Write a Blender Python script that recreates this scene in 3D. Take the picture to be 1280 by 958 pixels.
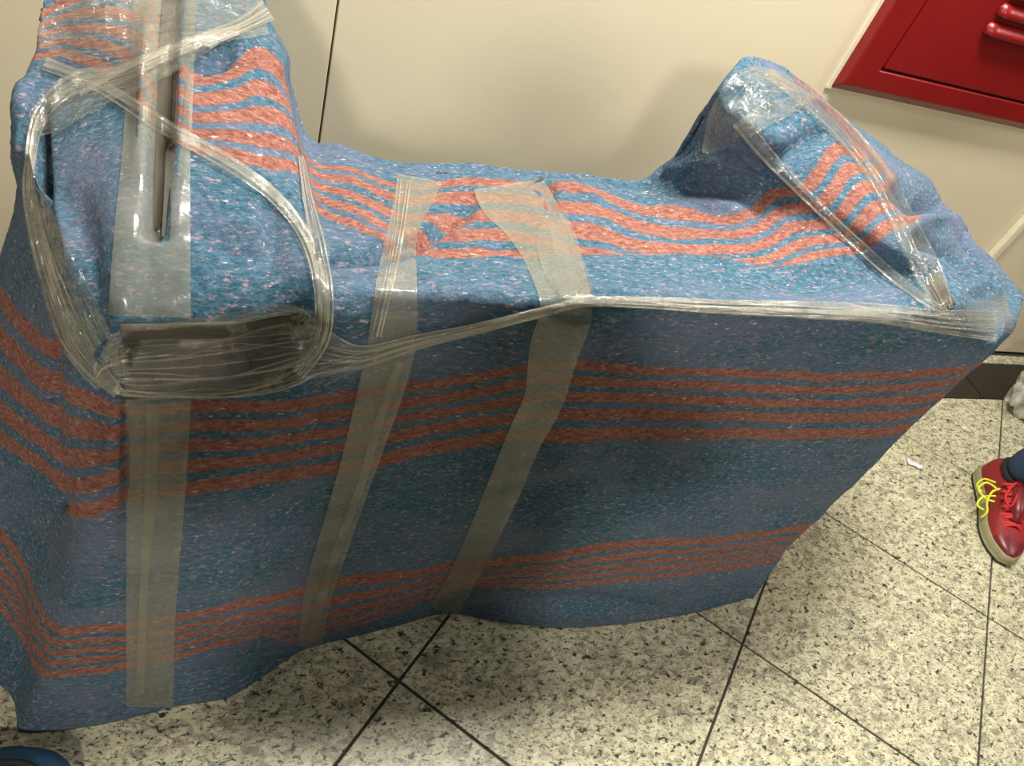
import bpy, bmesh, math, random
from mathutils import Vector, Matrix, noise
from mathutils.bvhtree import BVHTree
for o in list(bpy.data.objects): bpy.data.objects.remove(o)
S = bpy.context.scene
COL = S.collection
random.seed(4)

# ---------------------------------------------------------------- camera, sky, lamps, exposure
F = 956.53
CAM = Vector((0, 0, 1.5))
CR = Matrix(((0.92686685, -0.02340761, -0.37465976),
             (-0.23437347, 0.74354351, -0.62626842),
             (0.29323528, 0.66827774, 0.6836797)))
cd = bpy.data.cameras.new('camera'); cam = bpy.data.objects.new('camera', cd); COL.objects.link(cam)
cam.matrix_world = Matrix.Translation(CAM) @ CR.to_4x4()
cd.sensor_fit = 'HORIZONTAL'; cd.sensor_width = 36; cd.lens = 36 * F / 1280; cd.clip_start = .02
S.camera = cam
S.view_settings.view_transform = 'Standard'; S.view_settings.look = 'None'
S.view_settings.exposure = 0.22; S.view_settings.gamma = 1
W = bpy.data.worlds.new('world'); S.world = W; W.use_nodes = True
W.node_tree.nodes['Background'].inputs[0].default_value = (1.0, .93, .80, 1)
W.node_tree.nodes['Background'].inputs[1].default_value = 0.05

def area(name, loc, target, sx, sy, power, col):
    d = bpy.data.lights.new(name, 'AREA'); d.shape = 'RECTANGLE'; d.size = sx; d.size_y = sy
    d.energy = power; d.color = col
    o = bpy.data.objects.new(name, d); COL.objects.link(o); o.location = loc
    o.rotation_euler = (Vector(target) - Vector(loc)).to_track_quat('-Z', 'Y').to_euler()
    return o
area('lamp_main', (-.85, -2.3, 2.62), (.5, 1.2, .4), .24, .24, 52, (1, .90, .76))
area('lamp_overhead', (.85, 1.0, 2.85), (.85, .95, 0), .9, .35, 84, (1, .95, .84))
area('lamp_right', (3.5, -.2, 2.9), (1.6, .9, .3), .9, .4, 26, (1, .94, .84))

# ---------------------------------------------------------------- helpers
def ray(px, py):
    return CR @ Vector(((px - 640) / F, -(py - 479) / F, -1))
def at_y(px, py, y):
    d = ray(px, py); return CAM + d * (y / d.y)
def at_z(px, py, z):
    d = ray(px, py); return CAM + d * ((z - CAM.z) / d.z)
def to_px(p):
    q = CR.transposed() @ (p - CAM); return (640 + F * q.x / -q.z, 479 - F * q.y / -q.z)

def tag(o, label=None, cat=None, group=None, kind=None):
    for k, v in (('label', label), ('category', cat), ('group', group), ('kind', kind)):
        if v: o[k] = v
    return o
def empty(name, loc, label, cat, group=None):
    o = bpy.data.objects.new(name, None); COL.objects.link(o); o.location = loc
    o.empty_display_size = .05
    bpy.context.view_layer.update()
    return tag(o, label, cat, group)
def link(name, me, mat=None, parent=None, smooth=True):
    o = bpy.data.objects.new(name, me); COL.objects.link(o)
    if mat and not me.materials: me.materials.append(mat)
    if parent:
        o.parent = parent
        if parent.type == 'EMPTY': o.matrix_parent_inverse = Matrix.Translation(-Vector(parent.location)) if parent.rotation_euler.z == 0 else Matrix.Identity(4)
    if smooth:
        for p in me.polygons: p.use_smooth = True
    return o
def mesh(name, vs, fs, mat=None, parent=None, smooth=True):
    me = bpy.data.meshes.new(name); me.from_pydata([tuple(v) for v in vs], [], fs); me.update()
    return link(name, me, mat, parent, smooth)
def from_bm(name, bm, mat=None, parent=None, smooth=False):
    me = bpy.data.meshes.new(name); bm.to_mesh(me); bm.free()
    return link(name, me, mat, parent, smooth)
def box_bm(bm, x0, x1, y0, y1, z0, z1, bev=0.0):
    r = bmesh.ops.create_cube(bm, size=1)
    for v in r['verts']:
        v.co = Vector((x0 + (v.co.x + .5) * (x1 - x0), y0 + (v.co.y + .5) * (y1 - y0), z0 + (v.co.z + .5) * (z1 - z0)))
    if bev:
        es = list({e for v in r['verts'] for e in v.link_edges})
        bmesh.ops.bevel(bm, geom=es, offset=bev, segments=2, affect='EDGES', profile=.6)
    return bm
def tube(pts, rad, n=8, closed=False):
    vs, fs = [], []
    m = len(pts)
    for i, p in enumerate(pts):
        p = Vector(p)
        a = Vector(pts[(i - 1) % m] if closed or i else pts[0]); b = Vector(pts[(i + 1) % m] if closed or i < m - 1 else pts[-1])
        t = (b - a).normalized() if (b - a).length > 1e-9 else Vector((0, 0, 1))
        u = t.cross(Vector((.13, .21, .97))).normalized(); w = t.cross(u)
        r = rad[i] if hasattr(rad, '__len__') else rad
        for k in range(n):
            an = 2 * math.pi * k / n
            vs.append(p + (u * math.cos(an) + w * math.sin(an)) * r)
    for i in range(m if closed else m - 1):
        for k in range(n):
            j = (i + 1) % m
            fs.append((i * n + k, i * n + (k + 1) % n, j * n + (k + 1) % n, j * n + k))
    if not closed:
        fs.append(tuple(range(n))[::-1]); fs.append(tuple(range((m - 1) * n, m * n)))
    return vs, fs
def join(parts):
    V, Fc = [], []
    for vs, fs in parts:
        o = len(V); V += list(vs); Fc += [tuple(i + o for i in f) for f in fs]
    return V, Fc
def cr(p0, p1, p2, p3, t):
    return .5 * ((2 * p1) + (p2 - p0) * t + (2 * p0 - 5 * p1 + 4 * p2 - p3) * t * t + (3 * p1 - p0 - 3 * p2 + p3) * t * t * t)
def spline(pts, n):
    """Catmull-Rom through tuples/vectors/floats, n samples per span"""
    out = []
    m = len(pts)
    for i in range(m - 1):
        a, b, c, d = pts[max(i - 1, 0)], pts[i], pts[i + 1], pts[min(i + 2, m - 1)]
        for k in range(n): out.append(cr(a, b, c, d, k / n))
    out.append(pts[-1])
    return out

# ---------------------------------------------------------------- materials
class NT:
    def __init__(s, name):
        s.m = bpy.data.materials.new(name); s.m.use_nodes = True; s.t = s.m.node_tree
        s.b = s.t.nodes['Principled BSDF']; s.out = s.t.nodes['Material Output']
    def n(s, typ, ins=None, **kw):
        nd = s.t.nodes.new(typ)
        for k, v in kw.items(): setattr(nd, k, v)
        for k, v in (ins or {}).items():
            i = nd.inputs[k]
            if isinstance(v, bpy.types.NodeSocket): s.t.links.new(v, i)
            else: i.default_value = v
        return nd
    def math(s, op, a, b=0.0, c=0.0):
        return s.n('ShaderNodeMath', {0: a, 1: b, 2: c}, operation=op).outputs[0]
    def ramp(s, fac, stops, interp='LINEAR'):
        nd = s.n('ShaderNodeValToRGB', {0: fac}); r = nd.color_ramp; r.interpolation = interp
        while len(r.elements) < len(stops): r.elements.new(.5)
        for e, (p, c) in zip(r.elements, stops):
            e.position = p; e.color = (*c, 1) if len(c) == 3 else c
        return nd.outputs[0]
    def mix(s, f, a, b, mode='MIX'):
        nd = s.n('ShaderNodeMix', data_type='RGBA', blend_type=mode)
        for i, v in ((0, f), (6, a), (7, b)):
            if isinstance(v, bpy.types.NodeSocket): s.t.links.new(v, nd.inputs[i])
            else: nd.inputs[i].default_value = (*v, 1) if hasattr(v, '__len__') and len(v) == 3 else v
        return nd.outputs[2]
    def noise(s, vec, scale, detail=2, rough=.5, dist=0.0):
        return s.n('ShaderNodeTexNoise', {'Vector': vec, 'Scale': scale, 'Detail': detail, 'Roughness': rough, 'Distortion': dist}).outputs[0]
    def bump(s, h, strength, dist=.01, normal=None):
        ins = {'Height': h, 'Strength': strength, 'Distance': dist}
        if normal: ins['Normal'] = normal
        return s.n('ShaderNodeBump', ins).outputs[0]
    def set(s, **kw):
        for k, v in kw.items():
            i = s.b.inputs[k.replace('_', ' ')]
            if isinstance(v, bpy.types.NodeSocket): s.t.links.new(v, i)
            else: i.default_value = (*v, 1) if hasattr(v, '__len__') and len(v) == 3 else v
        return s.m
def plain(name, col, rough=.5, **kw):
    t = NT(name); co = t.n('ShaderNodeTexCoord').outputs['Object']
    nz = t.noise(co, 35, 3)
    c = t.mix(nz, tuple(x * .88 for x in col), tuple(min(1, x * 1.1) for x in col))
    return t.set(Base_Color=c, Roughness=rough, **kw)

def mat_blanket():
    t = NT('recycled_wool_blanket')
    uv = t.n('ShaderNodeUVMap', uv_map='weave').outputs[0]
    sep = t.n('ShaderNodeSeparateXYZ', {0: uv}); V = sep.outputs[1]
    co = t.n('ShaderNodeTexCoord').outputs['Object']
    # fibres lie mostly along the length of the blanket
    mp = t.n('ShaderNodeMapping', {'Vector': co, 'Scale': (.55, 1, 1.15)}).outputs[0]
    wob = t.noise(mp, 260, 3, .7); wob2 = t.noise(mp, 22, 2)
    Vn = t.math('ADD', V, t.math('MULTIPLY', t.math('SUBTRACT', wob, .5), .05))
    Vn = t.math('ADD', Vn, t.math('MULTIPLY', t.math('SUBTRACT', wob2, .5), .03))
    tot = None
    for a in (1.0, 3.0, 6.0):
        u = t.math('SUBTRACT', Vn, a)
        ins = t.math('MULTIPLY', t.math('GREATER_THAN', u, 0.0), t.math('LESS_THAN', u, 1.0))
        st = t.math('LESS_THAN', t.math('FRACT', t.math('MULTIPLY', u, 4.63)), .63)
        k = t.math('MULTIPLY', ins, st)
        tot = k if tot is None else t.math('MAXIMUM', tot, k)
    fib = t.noise(mp, 165, 5, .80, .4)
    fl2 = t.noise(mp, 170, 3, .65); fl3 = t.noise(t.n('ShaderNodeMapping', {'Vector': mp, 'Location': (3, 5, 1)}).outputs[0], 140, 3, .65)
    big = t.noise(mp, 7, 3, .6)
    blue = t.ramp(fib, [(.30, (.014, .048, .078)), (.45, (.045, .132, .205)), (.57, (.085, .190, .285)), (.72, (.28, .35, .43))])
    blue = t.mix(t.ramp(fl2, [(.57, (0, 0, 0)), (.66, (.9, .9, .9))]), blue, (.42, .30, .38))
    blue = t.mix(t.ramp(fl3, [(.64, (0, 0, 0)), (.70, (.8, .8, .8))]), blue, (.36, .17, .20))
    patch = t.math('MULTIPLY', t.ramp(big, [(.45, (0, 0, 0)), (.65, (1, 1, 1))]), .45)
    blue = t.mix(patch, blue, (.20, .21, .34))
    red = t.ramp(fib, [(.30, (.12, .038, .034)), (.45, (.28, .105, .085)), (.58, (.42, .195, .150)), (.74, (.62, .43, .35))])
    red = t.mix(t.ramp(fl3, [(.62, (0, 0, 0)), (.70, (.6, .6, .6))]), red, (.26, .12, .14))
    c = t.mix(tot, blue, red)
    white = t.noise(t.n('ShaderNodeMapping', {'Vector': mp, 'Location': (7, 2, 9)}).outputs[0], 150, 2, .55)
    c = t.mix(t.ramp(white, [(.685, (0, 0, 0)), (.74, (.8, .8, .8))]), c, (.72, .70, .70))
    h = t.math('ADD', t.noise(mp, 230, 4, .8, 1.0), t.math('MULTIPLY', tot, .25))
    nb = t.bump(h, .75, .006)
    nb = t.bump(t.noise(mp, 28, 3, .6), .35, .012, nb)
    return t.set(Base_Color=c, Roughness=.95, Normal=nb, Sheen_Weight=.06, Sheen_Roughness=.5, Specular_IOR_Level=.15)

def mat_film(name, tint, clear, gloss, rough, streak=60.0, bumps=.5, milky=.12, con=.5):
    """clear plastic: mostly see-through, a little milky scatter, a glossy coat; streaks run along uv.x"""
    t = NT(name); t.t.nodes.remove(t.b)
    uv = t.n('ShaderNodeUVMap', uv_map='along').outputs[0]
    mp = t.n('ShaderNodeMapping', {'Vector': uv, 'Scale': (1.2, streak, 1)}).outputs[0]
    st = t.noise(mp, 1.0, 3, .65, .4)
    co = t.n('ShaderNodeTexCoord').outputs['Object']
    wr = t.noise(co, 38, 3, .6, 1.2)
    h = t.math('ADD', t.math('MULTIPLY', st, .8), t.math('MULTIPLY', wr, .7))
    nb = t.bump(h, bumps, .006)
    tr = t.n('ShaderNodeBsdfTransparent', {0: (*[.5 + .5 * x for x in tint], 1)}).outputs[0]
    df = t.n('ShaderNodeBsdfDiffuse', {0: (*tint, 1), 'Normal': nb}).outputs[0]
    gl = t.n('ShaderNodeBsdfGlossy', {0: (1, 1, 1, 1), 'Roughness': rough, 'Normal': nb}).outputs[0]
    f1 = t.math('MULTIPLY', t.ramp(st, [(.35, (1 - con,) * 3), (.65, (1,) * 3)]), 1 - clear)
    tl = t.n('ShaderNodeBsdfTranslucent', {0: (*tint, 1), 'Normal': nb}).outputs[0]
    df = t.n('ShaderNodeMixShader', {0: .4, 1: df, 2: tl}).outputs[0]
    m1 = t.n('ShaderNodeMixShader', {0: f1, 1: tr, 2: df}).outputs[0]
    fr = t.math('POWER', t.n('ShaderNodeLayerWeight', {'Blend': .5, 'Normal': nb}).outputs['Facing'], 3.5)
    f2 = t.math('ADD', t.math('MULTIPLY', fr, gloss), milky)
    f2 = t.n('ShaderNodeClamp', {0: f2}).outputs[0]
    m2 = t.n('ShaderNodeMixShader', {0: f2, 1: m1, 2: gl}).outputs[0]
    t.t.links.new(m2, t.out.inputs[0])
    return t.m

def mat_granite(name, base, mid, dark, d0=.0):
    t = NT(name)
    co = t.n('ShaderNodeTexCoord').outputs['Object']
    rnd = t.n('ShaderNodeObjectInfo').outputs['Random']
    off = t.n('ShaderNodeCombineXYZ', {0: t.math('MULTIPLY', rnd, 17.0), 1: t.math('MULTIPLY', rnd, 31.0), 2: 0.0}).outputs[0]
    v = t.n('ShaderNodeVectorMath', {0: co, 1: off}, operation='ADD').outputs[0]
    v = t.n('ShaderNodeMapping', {'Vector': v, 'Rotation': (0, 0, .5), 'Scale': (1, 1.5, 1)}).outputs[0]
    big = t.noise(v, 17, 4, .65, .8)
    c = t.ramp(big, [(.28, mid), (.45, base), (.62, tuple(min(1, x * 1.15) for x in base)), (.80, tuple(x * .9 for x in base))])
    g = t.noise(v, 34, 5, .7, 1.0)
    c = t.mix(t.ramp(g, [(.50, (0, 0, 0)), (.585, (.85, .85, .85))]), c, mid)
    s = t.noise(v, 55, 5, .68, .5)
    c = t.mix(t.ramp(s, [(.565, (0, 0, 0)), (.615, (1, 1, 1))]), c, dark)
    s2 = t.noise(v, 120, 3, .6)
    c = t.mix(t.ramp(s2, [(.57, (0, 0, 0)), (.64, (.8, .8, .8))]), c, dark)
    vo = t.n('ShaderNodeTexVoronoi', {'Vector': v, 'Scale': 70.0}).outputs['Color']
    c = t.mix(.30, c, t.mix(1.0, c, t.n('ShaderNodeRGBToBW', {0: vo}).outputs[0], 'MULTIPLY'))
    if d0: c = t.mix(d0, c, dark)
    return t.set(Base_Color=c, Roughness=.34, Specular_IOR_Level=.4, Normal=t.bump(big, .03))

M_BL = mat_blanket()
M_FILM = mat_film('stretch_film', (.82, .83, .78), .85, .6, .07, 14, .8, .055, .7)
M_STRAND = mat_film('stretch_film_gathered', (.97, .96, .90), .80, .9, .07, 6, .3, .12, .6)
M_TAPE = mat_film('packing_tape', (.66, .64, .54), .68, .35, .16, 3, .12, .03, .25)
M_GRAN = mat_granite('cream_granite', (.74, .71, .50), (.36, .34, .25), (.050, .050, .048))
M_GRAND = mat_granite('dark_granite', (.030, .026, .020), (.022, .020, .016), (.010, .010, .009))
M_GROUT = plain('grout', (.055, .05, .04), .9)

def wall_mat():
    t = NT('cream_wall_panel'); co = t.n('ShaderNodeTexCoord').outputs['Object']
    c = t.mix(t.noise(co, 3, 3), (.74, .66, .49), (.78, .70, .53))
    return t.set(Base_Color=c, Roughness=.42, Specular_IOR_Level=.35, Normal=t.bump(t.noise(co, 120, 2), .02))
M_WALL = wall_mat()
M_BOARD_SHADE = plain('dark_board_groove_shade', (.070, .062, .047), .85)  # board ends, and the painted shade in the left wing's groove
M_TRIM = plain('cream_trim', (.80, .75, .58), .4)
def red_mat():
    t = NT('red_enamel'); co = t.n('ShaderNodeTexCoord').outputs['Object']
    c = t.mix(t.noise(co, 9, 3), (.20, .005, .006), (.25, .009, .009))
    return t.set(Base_Color=c, Roughness=.32, Specular_IOR_Level=.5, Normal=t.bump(t.noise(co, 60, 2), .04))
M_RED = red_mat()
M_DARK = plain('dark_gap', (.02, .018, .015), .8)

# ---------------------------------------------------------------- setting: wall, floor
WY = 1.61
def panel(x0, x1):
    bm = bmesh.new(); box_bm(bm, x0, x1, WY, WY + .05, .012, 2.9, .002); return bm
wall = mesh('wall_back', *(lambda b: (b[0], b[1]))(([(-3, WY + .045, 0), (4.6, WY + .045, 0), (4.6, WY + .045, 2.95), (-3, WY + .045, 2.95), (-3, WY + .12, 0), (4.6, WY + .12, 0), (4.6, WY + .12, 2.95), (-3, WY + .12, 2.95)],
            [(0, 1, 2, 3), (5, 4, 7, 6), (4, 0, 3, 7), (1, 5, 6, 2), (3, 2, 6, 7), (4, 5, 1, 0)])), M_DARK, None, False)
tag(wall, kind='structure')
xs = [-2.16, -.966, .2337, 2.528, 3.7]
for a, b in zip(xs[:-1], xs[1:]):
    from_bm('wall_panel', panel(a + .0022, b - .0022), M_WALL, wall)
bm = bmesh.new(); box_bm(bm, 2.512, 2.545, WY - .022, WY + .002, .012, 2.9, .006)
tr = from_bm('trim_1', bm, M_TRIM); tag(tr, kind='structure')

bm = bmesh.new(); box_bm(bm, -2.5, 4.6, -2.6, WY + .12, -.05, -.004)
floor = from_bm('floor', bm, M_GROUT); tag(floor, kind='structure')
# square granite tiles laid diagonally; clipped at the dark border strip
def clip_poly(poly, ymax):
    out = []
    for i in range(len(poly)):
        a, b = poly[i], poly[(i + 1) % len(poly)]
        if a[1] <= ymax: out.append(a)
        if (a[1] - ymax) * (b[1] - ymax) < 0:
            k = (ymax - a[1]) / (b[1] - a[1]); out.append((a[0] + k * (b[0] - a[0]), ymax))
    return out
def tile_mesh(poly, name='tile', mat=M_GRAN):
    n = len(poly); cx = sum(p[0] for p in poly) / n; cy = sum(p[1] for p in poly) / n
    vs = [(x - cx, y - cy, -.012) for x, y in poly] + [(x - cx, y - cy, -.0008) for x, y in poly]
    def ins(x, y):
        dx, dy = cx - x, cy - y; l = math.hypot(dx, dy); return (x + dx / l * .0015 - cx, y + dy / l * .0015 - cy, 0)
    vs += [ins(x, y) for x, y in poly]
    fs = [tuple(range(2 * n, 3 * n))]
    for i in range(n):
        j = (i + 1) % n
        fs += [(i, j, n + j, n + i), (n + i, n + j, 2 * n + j, 2 * n + i)]
    me = bpy.data.meshes.new(name); me.from_pydata(vs, [], fs); me.materials.append(mat)
    o = bpy.data.objects.new(name, me); COL.objects.link(o); o.parent = floor; o.location = (cx, cy, 0)
    return o
r2 = math.sqrt(2); g = .0031; BY = 1.352
P0, DP, Q0, DQ = .664, .5785, -.1337, .5975
for i in range(-4, 6):
    for j in range(-4, 6):
        s0, s1 = P0 + DP * i + g, P0 + DP * (i + 1) - g
        t0, t1 = Q0 + DQ * j + g, Q0 + DQ * (j + 1) - g
        poly = [((s + t) / r2, (s - t) / r2) for s, t in ((s0, t0), (s0, t1), (s1, t1), (s1, t0))]
        cx = sum(p[0] for p in poly) / 4; cy = sum(p[1] for p in poly) / 4
        if not (-1.3 < cx < 3.9 and -1.3 < cy < 1.75): continue
        poly = clip_poly(poly, BY)
        if len(poly) < 3: continue
        tile_mesh(poly[::-1])
for k in range(7):
    x0 = -1.6 + k * .87
    tile_mesh([(x0 + g, BY + .003), (x0 + .87 - g, BY + .003), (x0 + .87 - g, BY + .195), (x0 + g, BY + .195)], 'border_tile', M_GRAND)
    tile_mesh([(x0 + g, BY + .199), (x0 + .87 - g, BY + .199), (x0 + .87 - g, WY - .012), (x0 + g, WY - .012)], 'edge_tile', M_GRAN)

# ---------------------------------------------------------------- red cabinet on the wall
cab = empty('hose_cabinet', (1.9, WY, .905), 'red metal fire hose cabinet with louvred door on the cream wall', 'cabinet')
X0, X1, Z0, Z1 = 1.477, 2.38, .905, 1.86
def ring(x0, x1, z0, z1, y): return [(x0, y, z0), (x1, y, z0), (x1, y, z1), (x0, y, z1)]
# cream backing flange, bevelled frame, door
bm = bmesh.new(); box_bm(bm, X0 - .012, X1 + .012, WY - .006, WY, Z0 - .006, Z1 + .012, .002); from_bm('wall_flange', bm, M_TRIM, cab)
vs = ring(X0, X1, Z0, Z1, WY - .006) + ring(X0 + .004, X1 - .004, Z0 + .026, Z1 - .008, WY - .038) + ring(X0 + .086, X1 - .086, Z0 + .076, Z1 - .086, WY - .038) + ring(X0 + .086, X1 - .086, Z0 + .076, Z1 - .086, WY - .020)
fs = []
for a in range(3):
    for k in range(4):
        fs.append((a * 4 + k, a * 4 + (k + 1) % 4, a * 4 + 4 + (k + 1) % 4, a * 4 + 4 + k))
fr = mesh('frame', vs, fs, M_RED, cab, False)
bv = fr.modifiers.new('bevel', 'BEVEL'); bv.width = .004; bv.segments = 2; bv.limit_method = 'ANGLE'
bm = bmesh.new(); box_bm(bm, X0 + .086, X1 - .086, WY - .021, WY - .019, Z0 + .076, Z1 - .086); from_bm('recess', bm, M_DARK, cab)
bm = bmesh.new(); box_bm(bm, X0 + .0925, X1 - .0925, WY - .036, WY - .021, Z0 + .0825, Z1 - .0925, .003)
door = from_bm('door', bm, M_RED, cab)
def louvre(z):
    xa, xb = 1.785, 2.06
    prof = [(0, .030), (-.012, .026), (-.022, .012), (-.024, .0), (-.018, -.003), (0, -.001)]
    vs, fs = [], []
    secs = [(xa, .05), (xa + .004, .6), (xa + .014, .93), (xa + .03, 1), (xb - .03, 1), (xb - .014, .93), (xb - .004, .6), (xb, .05)]
    for x, k in secs:
        for dy, dz in prof: vs.append((x, WY - .0355 + dy * k, z + dz * (.55 + .45 * k)))
    n = len(prof)
    for i in range(len(secs) - 1):
        for k in range(n - 1):
            fs.append((i * n + k, i * n + k + 1, (i + 1) * n + k + 1, (i + 1) * n + k))
    fs.append(tuple(range(n))); fs.append(tuple(range((len(secs) - 1) * n, len(secs) * n))[::-1])
    o = mesh('louvre', vs, fs, M_RED, None); o.parent = door
    return o
for k in range(6): louvre(1.125 + k * .046)
bm = bmesh.new(); box_bm(bm, 2.235, 2.262, WY - .06, WY - .036, 1.30, 1.40, .005)
h = from_bm('handle', bm, M_RED); h.parent = door

# ---------------------------------------------------------------- wrapped furniture
# control columns, left to right. rows: 0 hem, 1-2 lower stripe band, 3-4 middle band, 5 front ridge,
# 5.5, 6-7 upper band, 8 far edge.   front rows hang on a depth y, top rows on a height z
cols = []
def col(pts, yf, ztop, vv=None, r0=None):
    """pts: 10 photo positions; yf: (y at row 1..row 5) interpolated; ztop: heights for rows 5.5,6,7,8"""
    V = vv or [0, 1, 2, 3, 4, 5, 5.5, 6, 7, 8]
    P = []
    h0 = at_z(*pts[0], .004); P.append(h0)
    y0, y1 = h0.y + .004, yf
    for k, q in enumerate(pts[1:6]):
        f = (k + 1) / 5.0; P.append(at_y(*q, y0 + (y1 - y0) * (f if f < 1 else 1)))
    for q, z in zip(pts[6:], ztop):
        P.append(at_y(*q, z[1]) if isinstance(z, tuple) else at_z(*q, z))
    b = P[-1]
    P.append(Vector((b.x, b.y + .05, b.z - .04)))
    P.append(Vector((b.x, b.y + .075, b.z * .6)))
    P.append(Vector((b.x, b.y + .07, .004)))
    V = V + [V[-1] + .3, V[-1] + .6, V[-1] + .9]
    cols.append((P, V))
LW = [.97, 1.00, 1.03, 1.04]
col([(-42, 800), (-30, 690), (-34, 590), (-25, 520), (-2, 335), (22, 232), (17, 160), (46, 72), (54, 10), (80, -90)], .98, [.93, .97, 1.0, 1.01])
col([(12, 868), (30, 806), (28, 705), (60, 600), (64, 432), (45, 262), (34, 175), (75, 72), (72, 0), (105, -95)], .80, [.94, .98, 1.01, 1.03])
col([(20, 893), (45, 832), (47, 750), (83, 640), (84, 458), (72, 310), (60, 205), (100, 82), (98, -8), (125, -100)], .70, [.94, .985, 1.02, 1.04])
col([(31, 916), (60, 847), (75, 783), (108, 645), (132, 496), (137, 400), (108, 240), (128, 92), (128, -12), (145, -105)], .62, [.955, .99, 1.03, 1.04])
col([(110, 909), (110, 843), (115, 781), (154, 633), (154, 505), (148, 401), (146, 275), (163, 112), (163, -12), (172, -108)], .612, LW)
col([(165, 898), (165, 836), (160, 777), (194, 622), (194, 504), (190, 403), (187, 285), (190, 160), (188, -8), (190, -108)], .612, LW)
col([(225, 883), (225, 824), (222, 768), (227, 619), (227, 503), (227, 403), (224, 295), (222, 186), (222, 77), (232, -90)], .612, LW)
col([(285, 872), (285, 808), (285, 757), (290, 613), (290, 502), (290, 398), (290, 300), (290, 200), (288, 76), (275, -90)], .612, LW)
col([(335, 842), (330, 797), (335, 749), (340, 606), (340, 500), (345, 388), (340, 302), (335, 211), (322, 66), (305, -70)], .612, [.97, .995, 1.025, 1.03])
col([(363, 822), (360, 803), (363, 741), (372, 600), (374, 497), (393, 369), (386, 300), (374, 219), (357, 98), (324, -28)], .612, [.965, .98, 1.0, 1.01])
col([(385, 811), (385, 797), (385, 736), (393, 597), (395, 493), (406, 385), (403, 330), (397, 267), (384, 193), (379, 165)], .625, [.945, .93, .915, .90])
col([(440, 797), (440, 785), (440, 723), (450, 590), (450, 488), (455, 390), (452, 335), (450, 289), (440, 208), (428, 193)], .63, [.95, .935, .915, .90])
col([(500, 782), (500, 765), (500, 715), (510, 576), (510, 479), (510, 390), (508, 348), (506, 315), (500, 229), (497, 214)], .63, [.95, .94, .915, .905])
col([(560, 767), (560, 742), (560, 706), (580, 565), (580, 470), (580, 388), (578, 350), (573, 319), (569, 223), (565, 217)], .63, [.955, .945, .915, .905])
col([(620, 777), (615, 738), (630, 699), (650, 556), (650, 455), (655, 385), (652, 348), (645, 319), (640, 229), (640, 225)], .625, [.955, .945, .915, .905])
col([(690, 785), (690, 735), (695, 692), (705, 554), (705, 448), (715, 379), (710, 348), (705, 318), (700, 232), (700, 226)], .62, [.955, .945, .92, .91], [0,1,2,3,4,5,5.5,6.215,7.02,7.1])
col([(750, 783), (750, 731), (755, 681), (757, 553), (757, 453), (762, 378), (757, 347), (752, 318), (750, 238), (748, 229)], .62, [.955, .945, .92, .91], [0,1,2,3,4,5,5.5,6.30,7.0,7.1])
col([(800, 778), (803, 726), (808, 674), (815, 552), (818, 459), (822, 381), (815, 348), (810, 319), (808, 258), (806, 238)], .62, [.955, .945, .925, .915], [0,1,2,3,4,5,5.5,6.43,7.0,7.2])
col([(850, 770), (855, 719), (866, 671), (885, 551), (895, 462), (900, 386), (893, 350), (885, 321), (860, 263), (836, 224)], .62, [.955, .95, .94, .94], [0,1,2,3,4,5,5.5,6.43,7.0,7.2])
col([(880, 764), (895, 713), (920, 667), (960, 551), (985, 466), (995, 392), (982, 358), (955, 331), (918, 268), (868, 203)], .62, [.96, .96, .965, .985], [0,1,2,3,4,5,5.5,6.21,7.0,7.6])
col([(905, 757), (925, 709), (955, 663), (1012, 549), (1062, 465), (1085, 396), (1062, 355), (1018, 323), (963, 238), (896, 162)], .62, [.965, .975, 1.0, 1.05])
col([(920, 753), (945, 706), (984, 659), (1062, 547), (1130, 463), (1150, 392), (1125, 352), (1076, 315), (1000, 231), (912, 130)], .62, [.975, .99, 1.035, 1.095])
col([(926, 751), (955, 704), (1000, 657), (1100, 545), (1178, 461), (1188, 386), (1163, 340), (1112, 290), (1042, 179), (942, 92)], .622, [1.0, 1.03, 1.08, 1.13])
col([(928.5, 750.5), (962, 703), (1008, 656), (1120, 542), (1203, 458), (1208, 400), (1190, 350), (1145, 273), (1070, 188), (968, 92)], .63, [.975, 1.01, 1.07, 1.11], [0, 1, 2, 3, 4, 5, 5.5, 6, 7, 8])
col([(930, 750), (965, 702.5), (1011, 656), (1131, 541), (1215, 456), (1238, 420), (1222, 366), (1168, 288), (1100, 205), (1000, 104)], .64, [.92, .95, 1.01, 1.05], [0, 1, 2, 3, 4, 5, 5.3, 5.5, 6.6, 7])
col([(934, 748), (966, 700), (1013, 652), (1134, 535), (1219, 450), (1254, 410), (1246, 358), (1190, 290), (1130, 224), (1040, 136)], .67, [.88, .91, .96, 1.0], [0, 1, 2, 3, 4, 5, 5.2, 5.3, 5.5, 5.8])
# right silhouette and the sheltered side behind it
col([(938, 738), (968, 690), (1013, 640), (1136, 520), (1222, 437), (1266, 385), (1262, 350), (1202, 287), (1142, 213), (1074, 166)], .80, [.87, .885, .93, .96], [0, 1, 2, 3, 4, 5, 5.2, 5.3, 5.5, 5.8])
for side, idx in ((-1, 0), (1, -1)):
    P, V = cols[idx]
    Q = [Vector((p.x + (-side) * .05, p.y + .22, p.z - .02 if p.z > .1 else p.z)) for p in P]
    Q = [Vector((q.x, min(q.y, 1.44), q.z)) for q in Q]
    if side < 0: cols.insert(0, (Q, V))
    else: cols.append((Q, V))
NR = len(cols[0][0]); SU, SV = 14, 20
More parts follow.
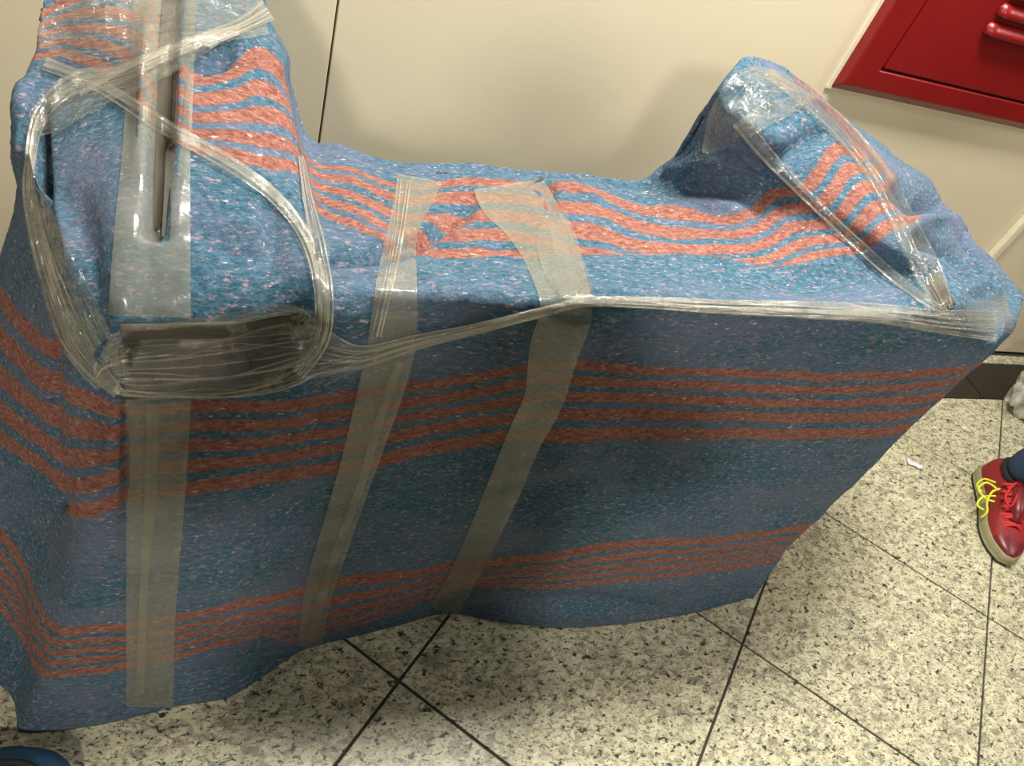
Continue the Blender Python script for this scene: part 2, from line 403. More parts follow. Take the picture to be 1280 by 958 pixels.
# splines down each column, then across
dense = []
for P, V in cols:
    pv = spline(P, SV); Vv = []
    for i in range(NR - 1):
        for k in range(SV):
            f = k / SV
            Vv.append(V[i] + (5.98 - V[i]) * f if V[i] < 5.6 and V[i + 1] > 6.05 and V[i + 1] < 6.5 else V[i] + (V[i + 1] - V[i]) * f)
    Vv.append(V[-1]); dense.append((pv, Vv))
nrow = len(dense[0][0]); ncol = (len(cols) - 1) * SU + 1
grid = [[None] * nrow for _ in range(ncol)]; gV = [[0.0] * nrow for _ in range(ncol)]
for r in range(nrow):
    line = spline([d[0][r] for d in dense], SU)
    lv = spline([d[1][r] for d in dense], SU)
    for c in range(ncol): grid[c][r] = line[c]; gV[c][r] = lv[c]
def normals(G):
    N = [[None] * nrow for _ in range(ncol)]
    for c in range(ncol):
        for r in range(nrow):
            du = G[min(c + 1, ncol - 1)][r] - G[max(c - 1, 0)][r]; dv = G[c][min(r + 1, nrow - 1)] - G[c][max(r - 1, 0)]
            n = du.cross(dv); N[c][r] = n.normalized() if n.length > 1e-12 else Vector((0, 0, 1))
    return N
N = normals(grid)
# folds: (photo polyline, depth in metres, half width)
folds = [
 ([(214, -20), (209, 60), (205, 150), (199, 230), (193, 288)], -.052, 9), ([(184, 20), (182, 120), (176, 220)], .012, 10), ([(228, 60), (226, 200), (215, 280)], .008, 8),
 ([(240, 66), (262, 70), (282, 66)], -.045, 11), ([(292, 52), (322, 56), (346, 76)], .014, 16), ([(250, 8), (300, 14)], -.012, 6),
 ([(54, 130), (53, 190), (58, 255), (72, 330)], -.03, 6), ([(30, 110), (26, 190)], .012, 9),
 ([(66, 425), (71, 500), (77, 560), (80, 625)], -.048, 6), ([(100, 470), (104, 560), (105, 640)], .016, 18), ([(156, 508), (157, 600), (155, 650)], -.009, 6),
 ([(165, 455), (280, 452), (385, 425)], -.050, 26), ([(240, 290), (330, 330), (360, 280)], -.006, 18), ([(330, 240), (345, 320)], -.008, 14),
 ([(405, 325), (440, 322), (478, 318), (520, 303), (552, 280), (585, 262)], -.026, 8), ([(470, 300), (520, 288), (560, 268)], .006, 9), ([(505, 262), (560, 258), (600, 250)], -.006, 6),
 ([(420, 350), (470, 345), (520, 350)], -.004, 10),
 ([(676, 231), (688, 240), (692, 262)], -.014, 5), ([(692, 238), (715, 236), (745, 246)], .010, 8), ([(610, 305), (650, 312)], -.006, 5),
 ([(835, 232), (885, 234), (925, 240), (950, 258)], -.020, 10), ([(838, 218), (885, 200), (930, 203), (960, 226)], .020, 15), ([(820, 262), (880, 256), (935, 262)], .008, 8),
 ([(955, 206), (990, 190), (1020, 168)], -.032, 9), ([(945, 262), (970, 290), (1000, 310)], -.006, 8), ([(1000, 250), (1030, 280), (1075, 305)], -.010, 9),
 ([(930, 150), (960, 172), (985, 176)], .010, 14), ([(915, 130), (926, 112)], -.012, 6), ([(1010, 190), (1040, 250), (1090, 300)], .006, 14),
 ([(1126, 240), (1146, 255), (1168, 262)], -.06, 10), ([(1163, 345), (1176, 368), (1186, 388)], -.035, 9), ([(1138, 216), (1172, 236), (1190, 262)], .014, 8), ([(1150, 275), (1178, 278), (1198, 292)], .026, 8),
 ([(1152, 300), (1186, 318), (1214, 342)], -.055, 9), ([(1218, 322), (1238, 338), (1252, 362)], .012, 8), ([(1208, 350), (1226, 362), (1244, 366)], -.034, 7), ([(1160, 320), (1190, 350), (1200, 380)], .010, 8),
 ([(580, 768), (650, 756), (740, 752), (820, 762)], -.016, 9), ([(600, 735), (560, 752), (540, 770)], -.008, 8), ([(690, 770), (780, 768)], .010, 12),
 ([(232, 884), (290, 862), (350, 826)], -.014, 6), ([(560, 700), (640, 692), (760, 684)], -.005, 8), ([(300, 760), (400, 735), (520, 705)], -.006, 14),
 ([(600, 640), (680, 612), (780, 606)], -.010, 18), ([(620, 600), (700, 590), (800, 588)], .006, 14), ([(760, 650), (860, 640)], .006, 16), ([(460, 420), (560, 400), (660, 392)], -.004, 12),
 ([(700, 392), (800, 398), (900, 402)], -.005, 9), ([(100, 700), (180, 715), (260, 700)], -.007, 16), ([(300, 660), (420, 650)], -.006, 20), ([(1000, 430), (1100, 438)], -.004, 10),
]
segs = []
for pl, amp, w in folds:
    ar = 3.2 * w
    bb = (min(p[0] for p in pl) - ar, max(p[0] for p in pl) + ar, min(p[1] for p in pl) - ar, max(p[1] for p in pl) + ar)
    segs.append((pl, amp, w, bb))
def fold_disp(x, y):
    d = 0.0
    for pl, amp, w, bb in segs:
        if x < bb[0] or x > bb[1] or y < bb[2] or y > bb[3]: continue
        best = 1e9; bt = 0; m = len(pl) - 1
        for i in range(m):
            ax, ay = pl[i]; bx, by = pl[i + 1]; dx, dy = bx - ax, by - ay
            t = max(0, min(1, ((x - ax) * dx + (y - ay) * dy) / (dx * dx + dy * dy)))
            q = (x - ax - t * dx) ** 2 + (y - ay - t * dy) ** 2
            if q < best: best = q; bt = (i + t) / m
        d += amp * math.exp(-best / (w * w)) * (.45 + .55 * math.sin(math.pi * min(1, max(0, .12 + .76 * bt))))
    return d
rowvis = 9 * SV
for c in range(ncol):
    for r in range(nrow):
        p = grid[c][r]; n = N[c][r]
        d = (noise.noise(p * 5.5) * .006 + noise.noise(p * 14 + Vector((3, 1, 0))) * .0040 + noise.noise(p * 36) * .0018 + noise.noise(p * 90) * .0009)
        k = min(1, r / 25)
        if r <= rowvis + 4:
            x, y = to_px(p); d = d * k + fold_disp(x, y) * (1 if r > 8 else r / 8)
        q = p + n * d
        if q.z < .003: q.z = .003
        q.y = min(q.y, WY - .02)
        grid[c][r] = q
vs = [grid[c][r] for c in range(ncol) for r in range(nrow)]
fs = [(c * nrow + r, (c + 1) * nrow + r, (c + 1) * nrow + r + 1, c * nrow + r + 1) for c in range(ncol - 1) for r in range(nrow - 1)]
hx = sum(v.x for v in vs) / len(vs)
bundle = empty('wrapped_furniture', (.5, .85, 0), 'large furniture piece wrapped in a blue blanket with salmon stripes, taped and film bound', 'wrapped furniture')
bl = mesh('blanket', vs, fs, M_BL, bundle)
uvl = bl.data.uv_layers.new(name='weave')
li = [0] * len(bl.data.loops); bl.data.loops.foreach_get('vertex_index', li)
arr = []
for i in li:
    c, r = divmod(i, nrow); arr += [c / SU, gV[c][r]]
uvl.data.foreach_set('uv', arr)
sol = bl.modifiers.new('thickness', 'SOLIDIFY'); sol.thickness = .004; sol.offset = -1
bvh = BVHTree.FromPolygons([tuple(v) for v in vs], fs)

# ---------------------------------------------------------------- tapes and stretch film laid on the blanket
def depth(px, py):
    d = ray(px, py); h = bvh.ray_cast(CAM, d.normalized())
    return (h[3] / d.length, h[1]) if h[0] is not None else (None, None)
def lay(center, step=5.0, across=8, gap=.003, smooth=0, wr=0.0, name='x', mat=None, strands=0, sw=.0012, seed=0, spread=1.0, both=True):
    """center: (x, y, half width). A thin sheet following the blanket; strands>0 = that many gathered cords instead"""
    pts = [Vector(c) for c in center]; sp = []
    for i in range(len(pts) - 1):
        L = (pts[i + 1].xy - pts[i].xy).length; n = max(2, int(L / step))
        a, b, c2, d = pts[max(i - 1, 0)], pts[i], pts[i + 1], pts[min(i + 2, len(pts) - 1)]
        for k in range(n): sp.append(cr(a, b, c2, d, k / n))
    sp.append(pts[-1]); m = len(sp)
    rnd = random.Random(seed)
    def row(fr):
        """one lengthwise line at across-fraction fr(i) in -1..1 -> 3-D points"""
        P, D = [], []
        for i in range(m):
            t = (sp[min(i + 1, m - 1)] - sp[max(i - 1, 0)]); t = Vector((t.x, t.y)); t.normalize()
            f = fr(i) if callable(fr) else fr
            x = sp[i].x - t.y * f * sp[i].z; y = sp[i].y + t.x * f * sp[i].z
            P.append((x, y)); D.append(depth(x, y)[0])
        known = [d for d in D if d is not None]
        if not known: known = [1.3]; D[0] = 1.3
        # fill misses from neighbours
        last = next(d for d in D if d is not None)
        for i in range(m):
            if D[i] is None: D[i] = last
            last = D[i]
        E = D[:]
        for _ in range(smooth):
            E = [min(E[i], (E[max(i - 1, 0)] + E[i] * 2 + E[min(i + 1, m - 1)]) / 4) if 0 else (E[max(i - 1, 0)] + E[i] * 2 + E[min(i + 1, m - 1)]) / 4 for i in range(m)]
            E = [min(e, d) for e, d in zip(E, D)]
        return [CAM + ray(*p) * (e - gap - (abs(noise.noise(Vector((p[0] * .05, p[1] * .05, seed)))) * wr)) for p, e in zip(P, E)]
    V, Fc, UV = [], [], []
    if strands:
        for s in range(strands):
            base = rnd.uniform(-1, 1); ph = rnd.uniform(0, 100); amp = rnd.uniform(.05, .35)
            ln = row(lambda i: max(-1, min(1, base + amp * noise.noise(Vector((i * .05, ph, 0))))) * spread)
            r0 = sw * .62 * rnd.uniform(.4, 1.6)
            radv = [r0 * (.5 + abs(noise.noise(Vector((i * .07, ph, 5)))) * 1.6) for i in range(m)]
            tv, tf = tube(ln, radv, 5); o = len(V); V += tv; Fc += [tuple(k + o for k in f) for f in tf]
            UV += [(i * .05, k * .2 + s) for i in range(m) for k in range(5)]
    else:
        rows = [row(-1 + 2 * k / across) for k in range(across + 1)]
        for k in range(across + 1):
            for i in range(m):
                V.append(rows[k][i]); UV.append((i * .05, k / across))
        for k in range(across):
            for i in range(m - 1):
                Fc.append((k * m + i, k * m + i + 1, (k + 1) * m + i + 1, (k + 1) * m + i))
    o = mesh(name, V, Fc, mat, bundle)
    ul = o.data.uv_layers.new(name='along')
    for lp in o.data.loops: ul.data[lp.index].uv = UV[lp.vertex_index]
    return o
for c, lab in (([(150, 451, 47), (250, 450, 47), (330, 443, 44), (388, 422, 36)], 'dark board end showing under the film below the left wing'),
               ([(212, -20, 8), (207, 60, 9), (204, 140, 9), (200, 220, 8), (195, 275, 4), (193, 288, 1)], 'dark brown strip painting the shade in the groove of the left wing'),  # no board here: the groove's shade laid in as a dark strip
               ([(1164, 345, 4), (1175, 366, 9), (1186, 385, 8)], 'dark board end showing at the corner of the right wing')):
    o = tag(lay(c, name='board_and_groove_shade', mat=M_BOARD_SHADE, gap=.0015, across=10, smooth=1), lab)
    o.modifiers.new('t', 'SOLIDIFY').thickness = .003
def tape(c, lab, **k): return tag(lay(c, name='packing_tape', mat=M_TAPE, smooth=2, **k), lab)
tape([(207, -25, 38), (203, 60, 40), (199, 130, 42), (195, 200, 43), (190, 300, 48), (187, 396, 52)], 'wide clear tape bridging the groove of the left wing', gap=.004)
tape([(198, 408, 46), (198, 505, 41), (194, 640, 36), (189, 760, 31), (187, 884, 29)], 'clear tape running down the left end of the front', seed=1)
tape([(192, 505, 8), (188, 620, 7), (181, 720, 5), (177, 800, 5), (176, 868, 5)], 'narrow doubled edge of the left tape', seed=11, across=3, gap=.005)
tape([(524, 222, 28), (520, 238, 26), (503, 290, 19), (496, 350, 25), (488, 440, 30), (455, 560, 24), (433, 630, 21), (400, 735, 18), (386, 810, 14)], 'clear tape slanting down the front, second from left', seed=2)
tape([(500, 452, 5), (476, 520, 5), (450, 610, 5), (415, 705, 5), (386, 800, 5)], 'doubled edge of the slanting tape', seed=12, across=3, gap=.005)
tape([(637, 230, 45), (641, 243, 43), (661, 268, 38), (685, 310, 34), (705, 365, 32), (706, 400, 32), (693, 437, 31), (680, 499, 25), (655, 550, 22), (625, 623, 21), (590, 699, 18), (554, 767, 17)], 'clear tape slanting down the front, rightmost', seed=3)
def film(c, **k):
    return lay(c, name=k.pop('name', 'stretch_film'), mat=k.pop('mat', M_FILM), **k)
# band round the front
A = [(122, 474, 8), (148, 464, 32), (250, 458, 42), (330, 448, 44), (390, 440, 34), (450, 446, 15), (520, 428, 10), (600, 410, 7), (680, 390, 6), (745, 377, 6), (900, 383, 9), (1080, 391, 12), (1175, 402, 15), (1246, 408, 20)]
film(A, smooth=6, wr=.006, gap=.004, across=10, seed=21)
film([(138, 470, 10), (160, 455, 44), (220, 450, 48), (300, 440, 50), (350, 425, 46), (388, 416, 30), (402, 412, 4)], smooth=8, wr=.008, gap=.006, across=12, seed=29)
film(A, smooth=10, gap=.007, strands=16, sw=.0011, mat=M_STRAND, name='film_cord', seed=22, wr=.004)
film([(400, 470, 14), (450, 452, 9), (520, 430, 6), (600, 410, 5), (745, 377, 4), (900, 384, 7), (1080, 391, 8), (1175, 402, 9)], smooth=10, gap=.008, strands=10, sw=.0016, mat=M_STRAND, name='film_cord', seed=23)
# loop round the left wing
B = [(335, 12, 16), (300, 32, 10), (215, 64, 10), (150, 92, 12), (90, 105, 14), (50, 145, 10), (37, 205, 7), (38, 255, 9), (62, 350, 14), (95, 430, 18), (148, 492, 8)]
film(B, smooth=8, gap=.006, across=6, wr=.008, seed=24)
film(B, smooth=12, gap=.009, strands=12, sw=.0013, mat=M_STRAND, name='film_cord', seed=25, wr=.004)
film([(300, 34, 4), (250, 46, 3), (200, 66, 3), (150, 88, 4), (100, 118, 3)], smooth=12, gap=.012, across=4, mat=M_STRAND, seed=35)
film([(40, 240, 12), (72, 335, 26), (105, 420, 32), (138, 478, 20)], smooth=6, gap=.006, wr=.01, seed=26)
film([(40, 170, 4), (58, 148, 22), (110, 112, 26), (180, 88, 20), (240, 62, 14), (290, 40, 3)], smooth=6, gap=.008, wr=.01, seed=27, across=10)
film([(48, 48, 10), (80, 40, 34), (130, 36, 38), (220, 20, 40), (328, 0, 44)], smooth=6, gap=.007, wr=.01, seed=28, across=10)
C = [(55, 78, 9), (130, 110, 9), (210, 160, 10), (300, 212, 9), (350, 252, 8), (384, 300, 8), (400, 355, 9), (402, 410, 10), (382, 455, 8)]
film(C, smooth=8, gap=.008, strands=12, sw=.0010, mat=M_STRAND, name='film_cord', seed=30)
film(C, smooth=8, gap=.006, across=5, wr=.004, seed=31)
D = [(376, 195, 3), (385, 250, 6), (398, 310, 9), (408, 370, 9), (403, 425, 8), (372, 468, 8)]
film(D, smooth=8, gap=.008, strands=9, sw=.0012, mat=M_STRAND, name='film_cord', seed=32)
film(D, smooth=8, gap=.006, across=4, wr=.004, seed=33)
# crinkled film over tapes
film([(505, 225, 14), (496, 300, 10), (484, 360, 9), (470, 420, 8)], smooth=4, gap=.006, strands=8, sw=.0009, mat=M_STRAND, name='film_cord', seed=36)
film([(684, 268, 6), (692, 284, 22), (702, 325, 26), (718, 356, 22), (744, 382, 4)], smooth=2, gap=.005, wr=.012, seed=37, across=10)
# right wing
E1 = [(925, 150, 12), (965, 200, 9), (1030, 265, 7), (1100, 330, 7), (1150, 370, 6), (1186, 392, 4)]
film(E1, smooth=14, gap=.006, strands=9, sw=.0010, mat=M_STRAND, name='film_cord', seed=40)
film(E1, smooth=14, gap=.005, across=4, seed=41)
E2 = [(958, 92, 6), (1000, 118, 10), (1050, 160, 13), (1095, 215, 14), (1128, 275, 16), (1160, 340, 18), (1184, 388, 8)]
film(E2, smooth=8, gap=.006, across=6, wr=.006, seed=42)
film(E2, smooth=10, gap=.008, strands=9, sw=.0010, mat=M_STRAND, name='film_cord', seed=43)
film([(880, 192, 4), (900, 165, 20), (920, 135, 28), (945, 112, 30), (975, 104, 14), (1000, 112, 3)], smooth=4, gap=.005, wr=.012, across=10, seed=44)
film([(915, 178, 2), (935, 158, 12), (965, 140, 14), (1000, 128, 8), (1018, 122, 2)], smooth=4, gap=.007, wr=.014, across=8, seed=45)
film([(1170, 394, 4), (1195, 398, 12), (1225, 396, 20), (1262, 388, 30)], smooth=3, gap=.005, wr=.01, across=8, seed=46)

# ---------------------------------------------------------------- footwear and people
M_SHOE = plain('red_mesh_fabric', (.25, .014, .020), .6)
M_TOE = plain('maroon_toe', (.16, .016, .022), .35)
M_LACE = plain('red_lace', (.55, .02, .025), .6)
M_YEL = plain('yellow_lace', (.72, .78, .05), .55)
M_SOLE = plain('sole_olive', (.30, .29, .16), .6)
M_TREAD = plain('sole_dark', (.03, .03, .028), .7)
M_JEAN = plain('dark_denim', (.022, .045, .10), .9)
M_BLACK = plain('black_cloth', (.015, .015, .02), .9)
M_SHIRT = plain('grey_shirt', (.16, .17, .19), .9)
M_SKIN = plain('skin', (.52, .32, .22), .5)
M_HAIR = plain('dark_hair', (.02, .014, .01), .6)
PROF = [(-.138, .020, .075), (-.125, .031, .086), (-.10, .036, .092), (-.06, .037, .090), (-.02, .037, .092), (.02, .040, .084),
        (.06, .045, .068), (.09, .043, .058), (.115, .036, .051), (.135, .024, .045), (.149, .010, .038)]
def shoe(parent, M, red):
    """toe towards +x; M places it in the world"""
    off = Matrix.Translation(-Vector(parent.location)) if parent else Matrix.Identity(4)
    def put(name, vf, mat, par=None, smooth=True):
        o = mesh(name, [M @ Vector(v) for v in vf[0]], vf[1], mat, None, smooth)
        if par is None:
            o.parent = parent; o.matrix_parent_inverse = off
        else:
            o.parent = par
        return o
    n = 15
    def sect(x, w, h, a0=0.0, grow=1.0):
        out = []
        for k in range(n):
            a = math.pi * k / (n - 1); c, s_ = math.cos(a), math.sin(a)
            out.append((x, w * grow * math.copysign(abs(c) ** .75, c) + .004 * math.sin((x + .14) * 11), .026 + (h - .026) * (s_ ** .85) * grow))
        return out
    pr = spline([Vector(p) for p in PROF], 4)
    vs, fs = [], []
    for p in pr: vs += sect(*p)
    m = len(pr)
    for i in range(m - 1):
        xm = pr[i].x
        for k in range(n - 1):
            if -.112 < xm < -.035 and 5 <= k <= 8: continue      # collar opening
            fs.append((i * n + k, i * n + k + 1, (i + 1) * n + k + 1, (i + 1) * n + k))
    fs.append(tuple(range(n))[::-1]); fs.append(tuple(range((m - 1) * n, m * n)))
    up = put('upper', (vs, fs), M_SHOE if red else M_BLACK)
    vs, fs = [], []; tp = [p for p in pr if p.x > .108]
    for p in tp: vs += sect(p.x + .001, p.y, p.z, 0, 1.035)
    for i in range(len(tp) - 1):
        for k in range(n - 1): fs.append((i * n + k, i * n + k + 1, (i + 1) * n + k + 1, (i + 1) * n + k))
    fs.append(tuple(range((len(tp) - 1) * n, len(tp) * n)))
    put('toe_cap', (vs, fs), M_TOE if red else M_BLACK, up)
    def outline(g, z):
        L = [(p.x + (g if i in (0, m - 1) else 0) * (1 if i else -1), (p.y + g), z) for i, p in enumerate(pr)]
        return [(x, w + .004 * math.sin((x + .14) * 11), z) for x, w, z in L] + [(x, -w + .004 * math.sin((x + .14) * 11), z) for x, w, z in L[::-1]]
    def slab(zs):
        V = []; q = 2 * m
        for g, z in zs: V += outline(g, z)
        Fs = [(a * q + k, a * q + (k + 1) % q, (a + 1) * q + (k + 1) % q, (a + 1) * q + k) for a in range(len(zs) - 1) for k in range(q)]
        Fs.append(tuple(range(q))); Fs.append(tuple(range((len(zs) - 1) * q, len(zs) * q)))
        return V, Fs
    put('midsole', slab([(.003, .008), (.006, .018), (.004, .030), (.001, .033)]), M_SOLE if red else M_TREAD)
    put('outsole', slab([(.000, .0005), (.003, .002), (.003, .009)]), M_TREAD)
    tv = tube([(-.03, 0, .094), (.0, 0, .094), (.04, 0, .080), (.07, 0, .066)], [.016, .018, .017, .010], 10)
    put('tongue', tv, M_TOE if red else M_BLACK)
    L = []
    for k in range(6):
        x = -.022 + k * .019; z = .094 - k * .0062 - k * k * .0002; sg = 1 if k % 2 else -1
        L.append(tube(spline([Vector((x, -.031, z - .010)), Vector((x + .003, -.01, z + .006)), Vector((x + .006, .01, z + .007)), Vector((x + .010, .031, z - .009))], 4), .0044, 6))
        L.append(tube(spline([Vector((x + .010, -.024, z - .006)), Vector((x + .006, 0, z + .009)), Vector((x, .024, z - .004))], 5), .0042, 6))
    for sy in (-1, 1):
        L.append(tube(spline([Vector(q) for q in ((-.02, 0, .100), (-.005, sy * .024, .112), (.035, sy * .042, .096), (.052, sy * .026, .090), (.004, sy * .008, .103))], 5), .0030, 6))
    put('lace', join(L), M_LACE if red else M_BLACK)
    if red:
        L = [tube(spline([Vector(q) for q in pts], 5), .0026, 6) for pts in (
            ((-.005, -.038, .082), (.012, -.056, .075), (.035, -.060, .060), (.055, -.054, .048), (.06, -.056, .030)),
            ((.0, -.040, .080), (-.022, -.060, .070), (.0, -.076, .058), (.024, -.062, .060), (.03, -.045, .066)),
            ((.015, -.044, .072), (.020, -.066, .058), (.042, -.076, .046), (.050, -.060, .046)),
            ((-.03, -.040, .075), (-.045, -.056, .060), (-.024, -.070, .050), (-.005, -.060, .050)))]
        tag(put('side_lace', join(L), M_YEL), 'loose yellow lace loops on the side of the shoe')
    cl = [( -.074 + .040 * math.cos(a), .024 * math.sin(a), .094 - .004 * math.cos(a)) for a in [2 * math.pi * k / 16 for k in range(16)]]
    put('collar', tube(cl, .007, 8, True), M_BLACK)
    return up
def skinned(name, verts, edges, rad, mat, parent, sub=2, loc=None):
    me = bpy.data.meshes.new(name); me.from_pydata([tuple(v) for v in verts], edges, []); me.update()
    o = bpy.data.objects.new(name, me); COL.objects.link(o); me.materials.append(mat)
    md = o.modifiers.new('skin', 'SKIN'); md.use_smooth_shade = True
    sv = me.skin_vertices[0].data if me.skin_vertices else None
    for i, r in enumerate(rad): sv[i].radius = r if hasattr(r, '__len__') else (r, r)
    sv[0].use_root = True
    ss = o.modifiers.new('sub', 'SUBSURF'); ss.levels = sub; ss.render_levels = sub
    o.parent = parent
    return o
def person(loc, yaw, label, hands, feet, red, shirt, trouser):
    """hands, feet in the person's own frame (facing +y); returns the root empty"""
    root = empty('person', loc, label, 'person', None)
    R = Matrix.Rotation(yaw, 4, 'Z'); T = R
    J = {}; V, E, Rd = [], [], []
    def add(k, p, r, par=None):
        J[k] = len(V); V.append(R @ Vector(p)); Rd.append(r)
        if par is not None: E.append((J[par], J[k]))
    add('pel', (0, 0, .95), (.14, .10)); add('waist', (0, 0, 1.08), (.13, .09), 'pel'); add('chest', (0, .0, 1.28), (.16, .11), 'waist')
    add('nb', (0, .0, 1.44), (.09, .07), 'chest'); add('neck', (0, .02, 1.50), .055, 'nb'); add('jaw', (0, .05, 1.57), (.062, .078), 'neck')
    add('head', (0, .045, 1.65), (.075, .092), 'jaw'); add('crown', (0, .035, 1.70), (.055, .07), 'head')
    for s, hd, ft in ((-1, hands[0], feet[0]), (1, hands[1], feet[1])):
        hd = Vector(hd); sh = Vector((s * .19, 0, 1.40)); el = (sh + hd) / 2 + Vector((s * .10, -.06, -.12))
        t = 'l' if s < 0 else 'r'
        add('sh' + t, sh, .055, 'nb'); add('ua' + t, sh.lerp(el, .5), .047, 'sh' + t); add('el' + t, el, .038, 'ua' + t)
        add('fa' + t, el.lerp(hd, .5), .034, 'el' + t); add('wr' + t, hd, .024, 'fa' + t)
        dr = (hd - el).normalized(); sd = dr.cross(Vector((0, 0, 1))).normalized()
        add('pm' + t, hd + dr * .05, (.038, .018), 'wr' + t)
        for q in range(4):
            o = (q - 1.5) * .019; ln = (.062, .075, .070, .052)[q]
            b = hd + dr * .085 + sd * o
            add(f'k{q}{t}', b, .0095, 'pm' + t); add(f'm{q}{t}', b + dr * ln * .5 + Vector((0, 0, -.004)), .0085, f'k{q}{t}')
            add(f'e{q}{t}', b + dr * ln * .9 + Vector((0, 0, -.016)), .007, f'm{q}{t}')
        add('t0' + t, hd + dr * .035 - sd * s * -.036, .011, 'pm' + t); add('t1' + t, hd + dr * .07 - sd * s * -.056, .009, 't0' + t)
        hp = Vector((s * .09, 0, .88)); an = Vector((ft[0], ft[1], .10 if red else .09)); kn = (hp + an) / 2 + Vector((0, .03, .02))
        add('hp' + t, hp, .085, 'pel'); add('th' + t, hp.lerp(kn, .5), .075, 'hp' + t); add('kn' + t, kn, .055, 'th' + t)
        add('cf' + t, kn.lerp(an, .4), .052, 'kn' + t); add('an' + t, an, .046 if red else .038, 'cf' + t)
    skinned('body', V, E, Rd, M_SKIN, root)
    def sub(name, keys, grow, mat, extra=()):
        ks = [k for k in keys if k in J]; ix = {J[k]: i for i, k in enumerate(ks)}
        ed = [(ix[a], ix[b]) for a, b in E if a in ix and b in ix]
        rr = []
        for k in ks:
            r = Rd[J[k]]; r = r if hasattr(r, '__len__') else (r, r); rr.append((r[0] + grow, r[1] + grow))
        return skinned(name, [V[J[k]] for k in ks], ed, rr, mat, root)
    sub('shirt', ['chest', 'waist', 'pel', 'nb', 'shl', 'shr', 'ual', 'uar', 'ell', 'elr', 'fal', 'far'], .018, shirt)
    sub('trousers', ['pel', 'hpl', 'hpr', 'thl', 'thr', 'knl', 'knr', 'cfl', 'cfr', 'anl', 'anr'], .022, trouser)
    bm = bmesh.new(); bmesh.ops.create_uvsphere(bm, u_segments=20, v_segments=12, radius=1)
    for v in bm.verts:
        v.co = R @ Vector((v.co.x * .092, v.co.y * .108 + .028, v.co.z * .10 + 1.675))
    bmesh.ops.delete(bm, geom=[v for v in bm.verts if (R.inverted() @ v.co).y > .075 and v.co.z < 1.72 or v.co.z < 1.61], context='VERTS')
    h = from_bm('hair', bm, M_HAIR, None, True); h.parent = root
    bm = bmesh.new()
    for x in (-.03, .03):
        bm = bmesh.new(); bmesh.ops.create_uvsphere(bm, u_segments=10, v_segments=8, radius=.011, matrix=Matrix.Translation(R @ Vector((x, .128, 1.655))))
        e = from_bm('eye', bm, M_BLACK, None, True); e.parent = root
    bm = bmesh.new(); bmesh.ops.create_cone(bm, cap_ends=True, segments=8, radius1=.016, radius2=.006, depth=.045, matrix=Matrix.Translation(R @ Vector((0, .142, 1.632))))
    e = from_bm('nose', bm, M_SKIN, None, True); e.parent = root
    L = Matrix.Translation(Vector(loc))
    for ft in feet:
        a = ft[2] if len(ft) > 2 else 0
        shoe(root, L @ R @ Matrix.Translation((ft[0], ft[1], 0)) @ Matrix.Rotation(math.pi / 2 + a, 4, 'Z') @ Matrix.Scale(1.3 if red else 1, 4) @ Matrix.Translation((.072, 0, 0)), red)
    return root
# the one who holds the camera: stands behind it, and the lamp behind throws the shadow on the wall
person((-.07, -.44, 0), -.05, 'person standing with both arms raised whose shadow falls on the cream wall', [(-.10, .28, 1.40), (.16, .28, 1.40)], [(-.12, 0), (.14, .02)], False, M_SHIRT, M_BLACK)
# bystander beside the wall: one red shoe reaches into the frame
toe = at_z(1249, 704, .0); d = Vector((-.55, -.835, 0)); ank = toe - d * .219 * 1.3
yaw = math.atan2(d.y, d.x) - math.pi / 2
Rb = Matrix.Rotation(yaw, 4, 'Z'); base = Vector((ank.x, ank.y, 0)) - Rb @ Vector((.16, .0, 0)); 
# the foot in view is this person's right foot
lf = Rb.inverted() @ (Vector((ank.x, ank.y, 0)) - base)
person((base.x, base.y, 0), yaw, 'person in dark blue trousers and red running shoes standing at the right edge', [(-.25, .05, .84), (.25, .05, .84)], [(lf.x, lf.y, 0), (-lf.x, lf.y - .02, .1)], True, M_SHIRT, M_JEAN)

# ---------------------------------------------------------------- small things on the floor
def crumple(n, sx, sy, sz, amp, seed, freq=3):
    bm = bmesh.new(); bmesh.ops.create_icosphere(bm, subdivisions=n, radius=1)
    for v in bm.verts:
        q = v.co.copy(); k = 1 + amp * noise.noise(q * freq + Vector((seed, 0, 0))) + amp * .5 * noise.noise(q * freq * 3 + Vector((seed, 4, 0)))
        v.co = Vector((q.x * sx, q.y * sy, q.z * sz)) * k
        v.co.z = max(v.co.z, -sz * .85)
    return bm
M_BAG = plain('white_plastic', (.85, .85, .80), .35, Transmission_Weight=.25)
bp = at_z(1279, 515, 0)
bag = empty('plastic_bag', (bp.x, bp.y, 0), 'crumpled whitish plastic bag by the wall at the right edge', 'bag')
bm = crumple(5, .11, .10, .17, .32, 7)
bmesh.ops.translate(bm, verts=bm.verts, vec=(bp.x, bp.y, .146)); from_bm('bag_body', bm, M_BAG, bag, True)
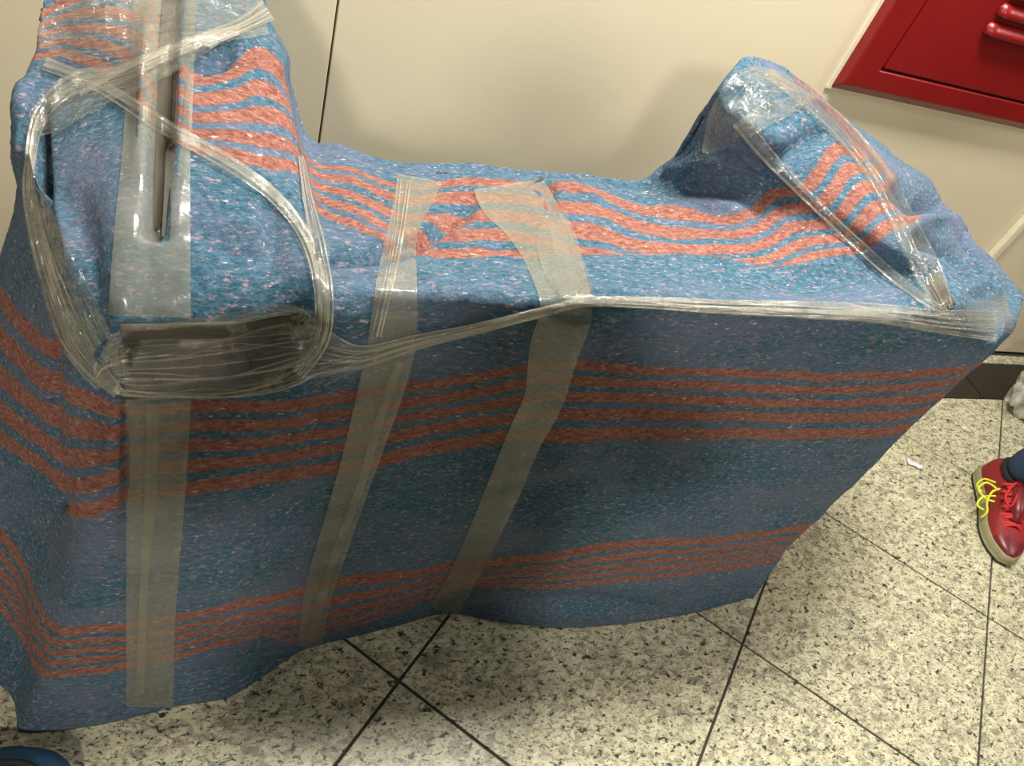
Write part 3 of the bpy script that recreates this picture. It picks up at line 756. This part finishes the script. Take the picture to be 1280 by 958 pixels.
hv = tube(spline([Vector((bp.x - .05, bp.y, .28)), Vector((bp.x - .045, bp.y, .36)), Vector((bp.x, bp.y, .40)), Vector((bp.x + .045, bp.y, .36)), Vector((bp.x + .05, bp.y, .28))], 5), .010, 8)
mesh('bag_handle', hv[0], hv[1], M_BAG, bag)

pp = at_z(1143, 582, 0); M_PAPER = plain('white_paper', (.80, .82, .86), .6)
vs, fs = [], []
nx, ny = 9, 4
for j in range(ny):
    for i in range(nx):
        u, w = i / (nx - 1) - .5, j / (ny - 1) - .5
        vs.append(Vector((u * .056, w * .024 * (1 - .3 * u), .003 + .004 * abs(math.sin(u * 7 + w * 2)) + .003 * abs(w))))
for j in range(ny - 1):
    for i in range(nx - 1): a = j * nx + i; fs.append((a, a + 1, a + nx + 1, a + nx))
Rp = Matrix.Rotation(-.55, 4, 'Z')
pa = mesh('paper_scrap', [Rp @ v for v in vs], fs, M_PAPER); pa.location = (pp.x, pp.y, 0)
pa.modifiers.new('t', 'SOLIDIFY').thickness = .0008
tag(pa, 'small creased white paper scrap lying on the granite floor', 'paper')

# dark blue bag lying at the very bottom left
M_NAVY = plain('blue_fabric', (.012, .055, .12), .6); M_MESHK = plain('black_mesh', (.008, .008, .01), .7)
c0 = at_z(10, 1000, 0)
sb = empty('shoulder_bag', (c0.x, c0.y, 0), 'dark blue fabric bag with black trim at the bottom left corner', 'bag')
bm = crumple(4, .095, .070, .035, .08, 2, 2)
bmesh.ops.translate(bm, verts=bm.verts, vec=(c0.x, c0.y, .031)); from_bm('bag_body', bm, M_NAVY, sb, True)
ov = [Vector((c0.x - .008 + .062 * math.cos(a), c0.y + .036 * math.sin(a), .060 - .004 * math.cos(2 * a))) for a in [2 * math.pi * k / 28 for k in range(28)]]
tv = tube(ov, .006, 8, True); mesh('trim', tv[0], tv[1], M_MESHK, sb)
bm = bmesh.new(); box_bm(bm, c0.x - .035, c0.x + .02, c0.y - .016, c0.y + .02, .056, .069, .005); from_bm('mesh_panel', bm, M_MESHK, sb)
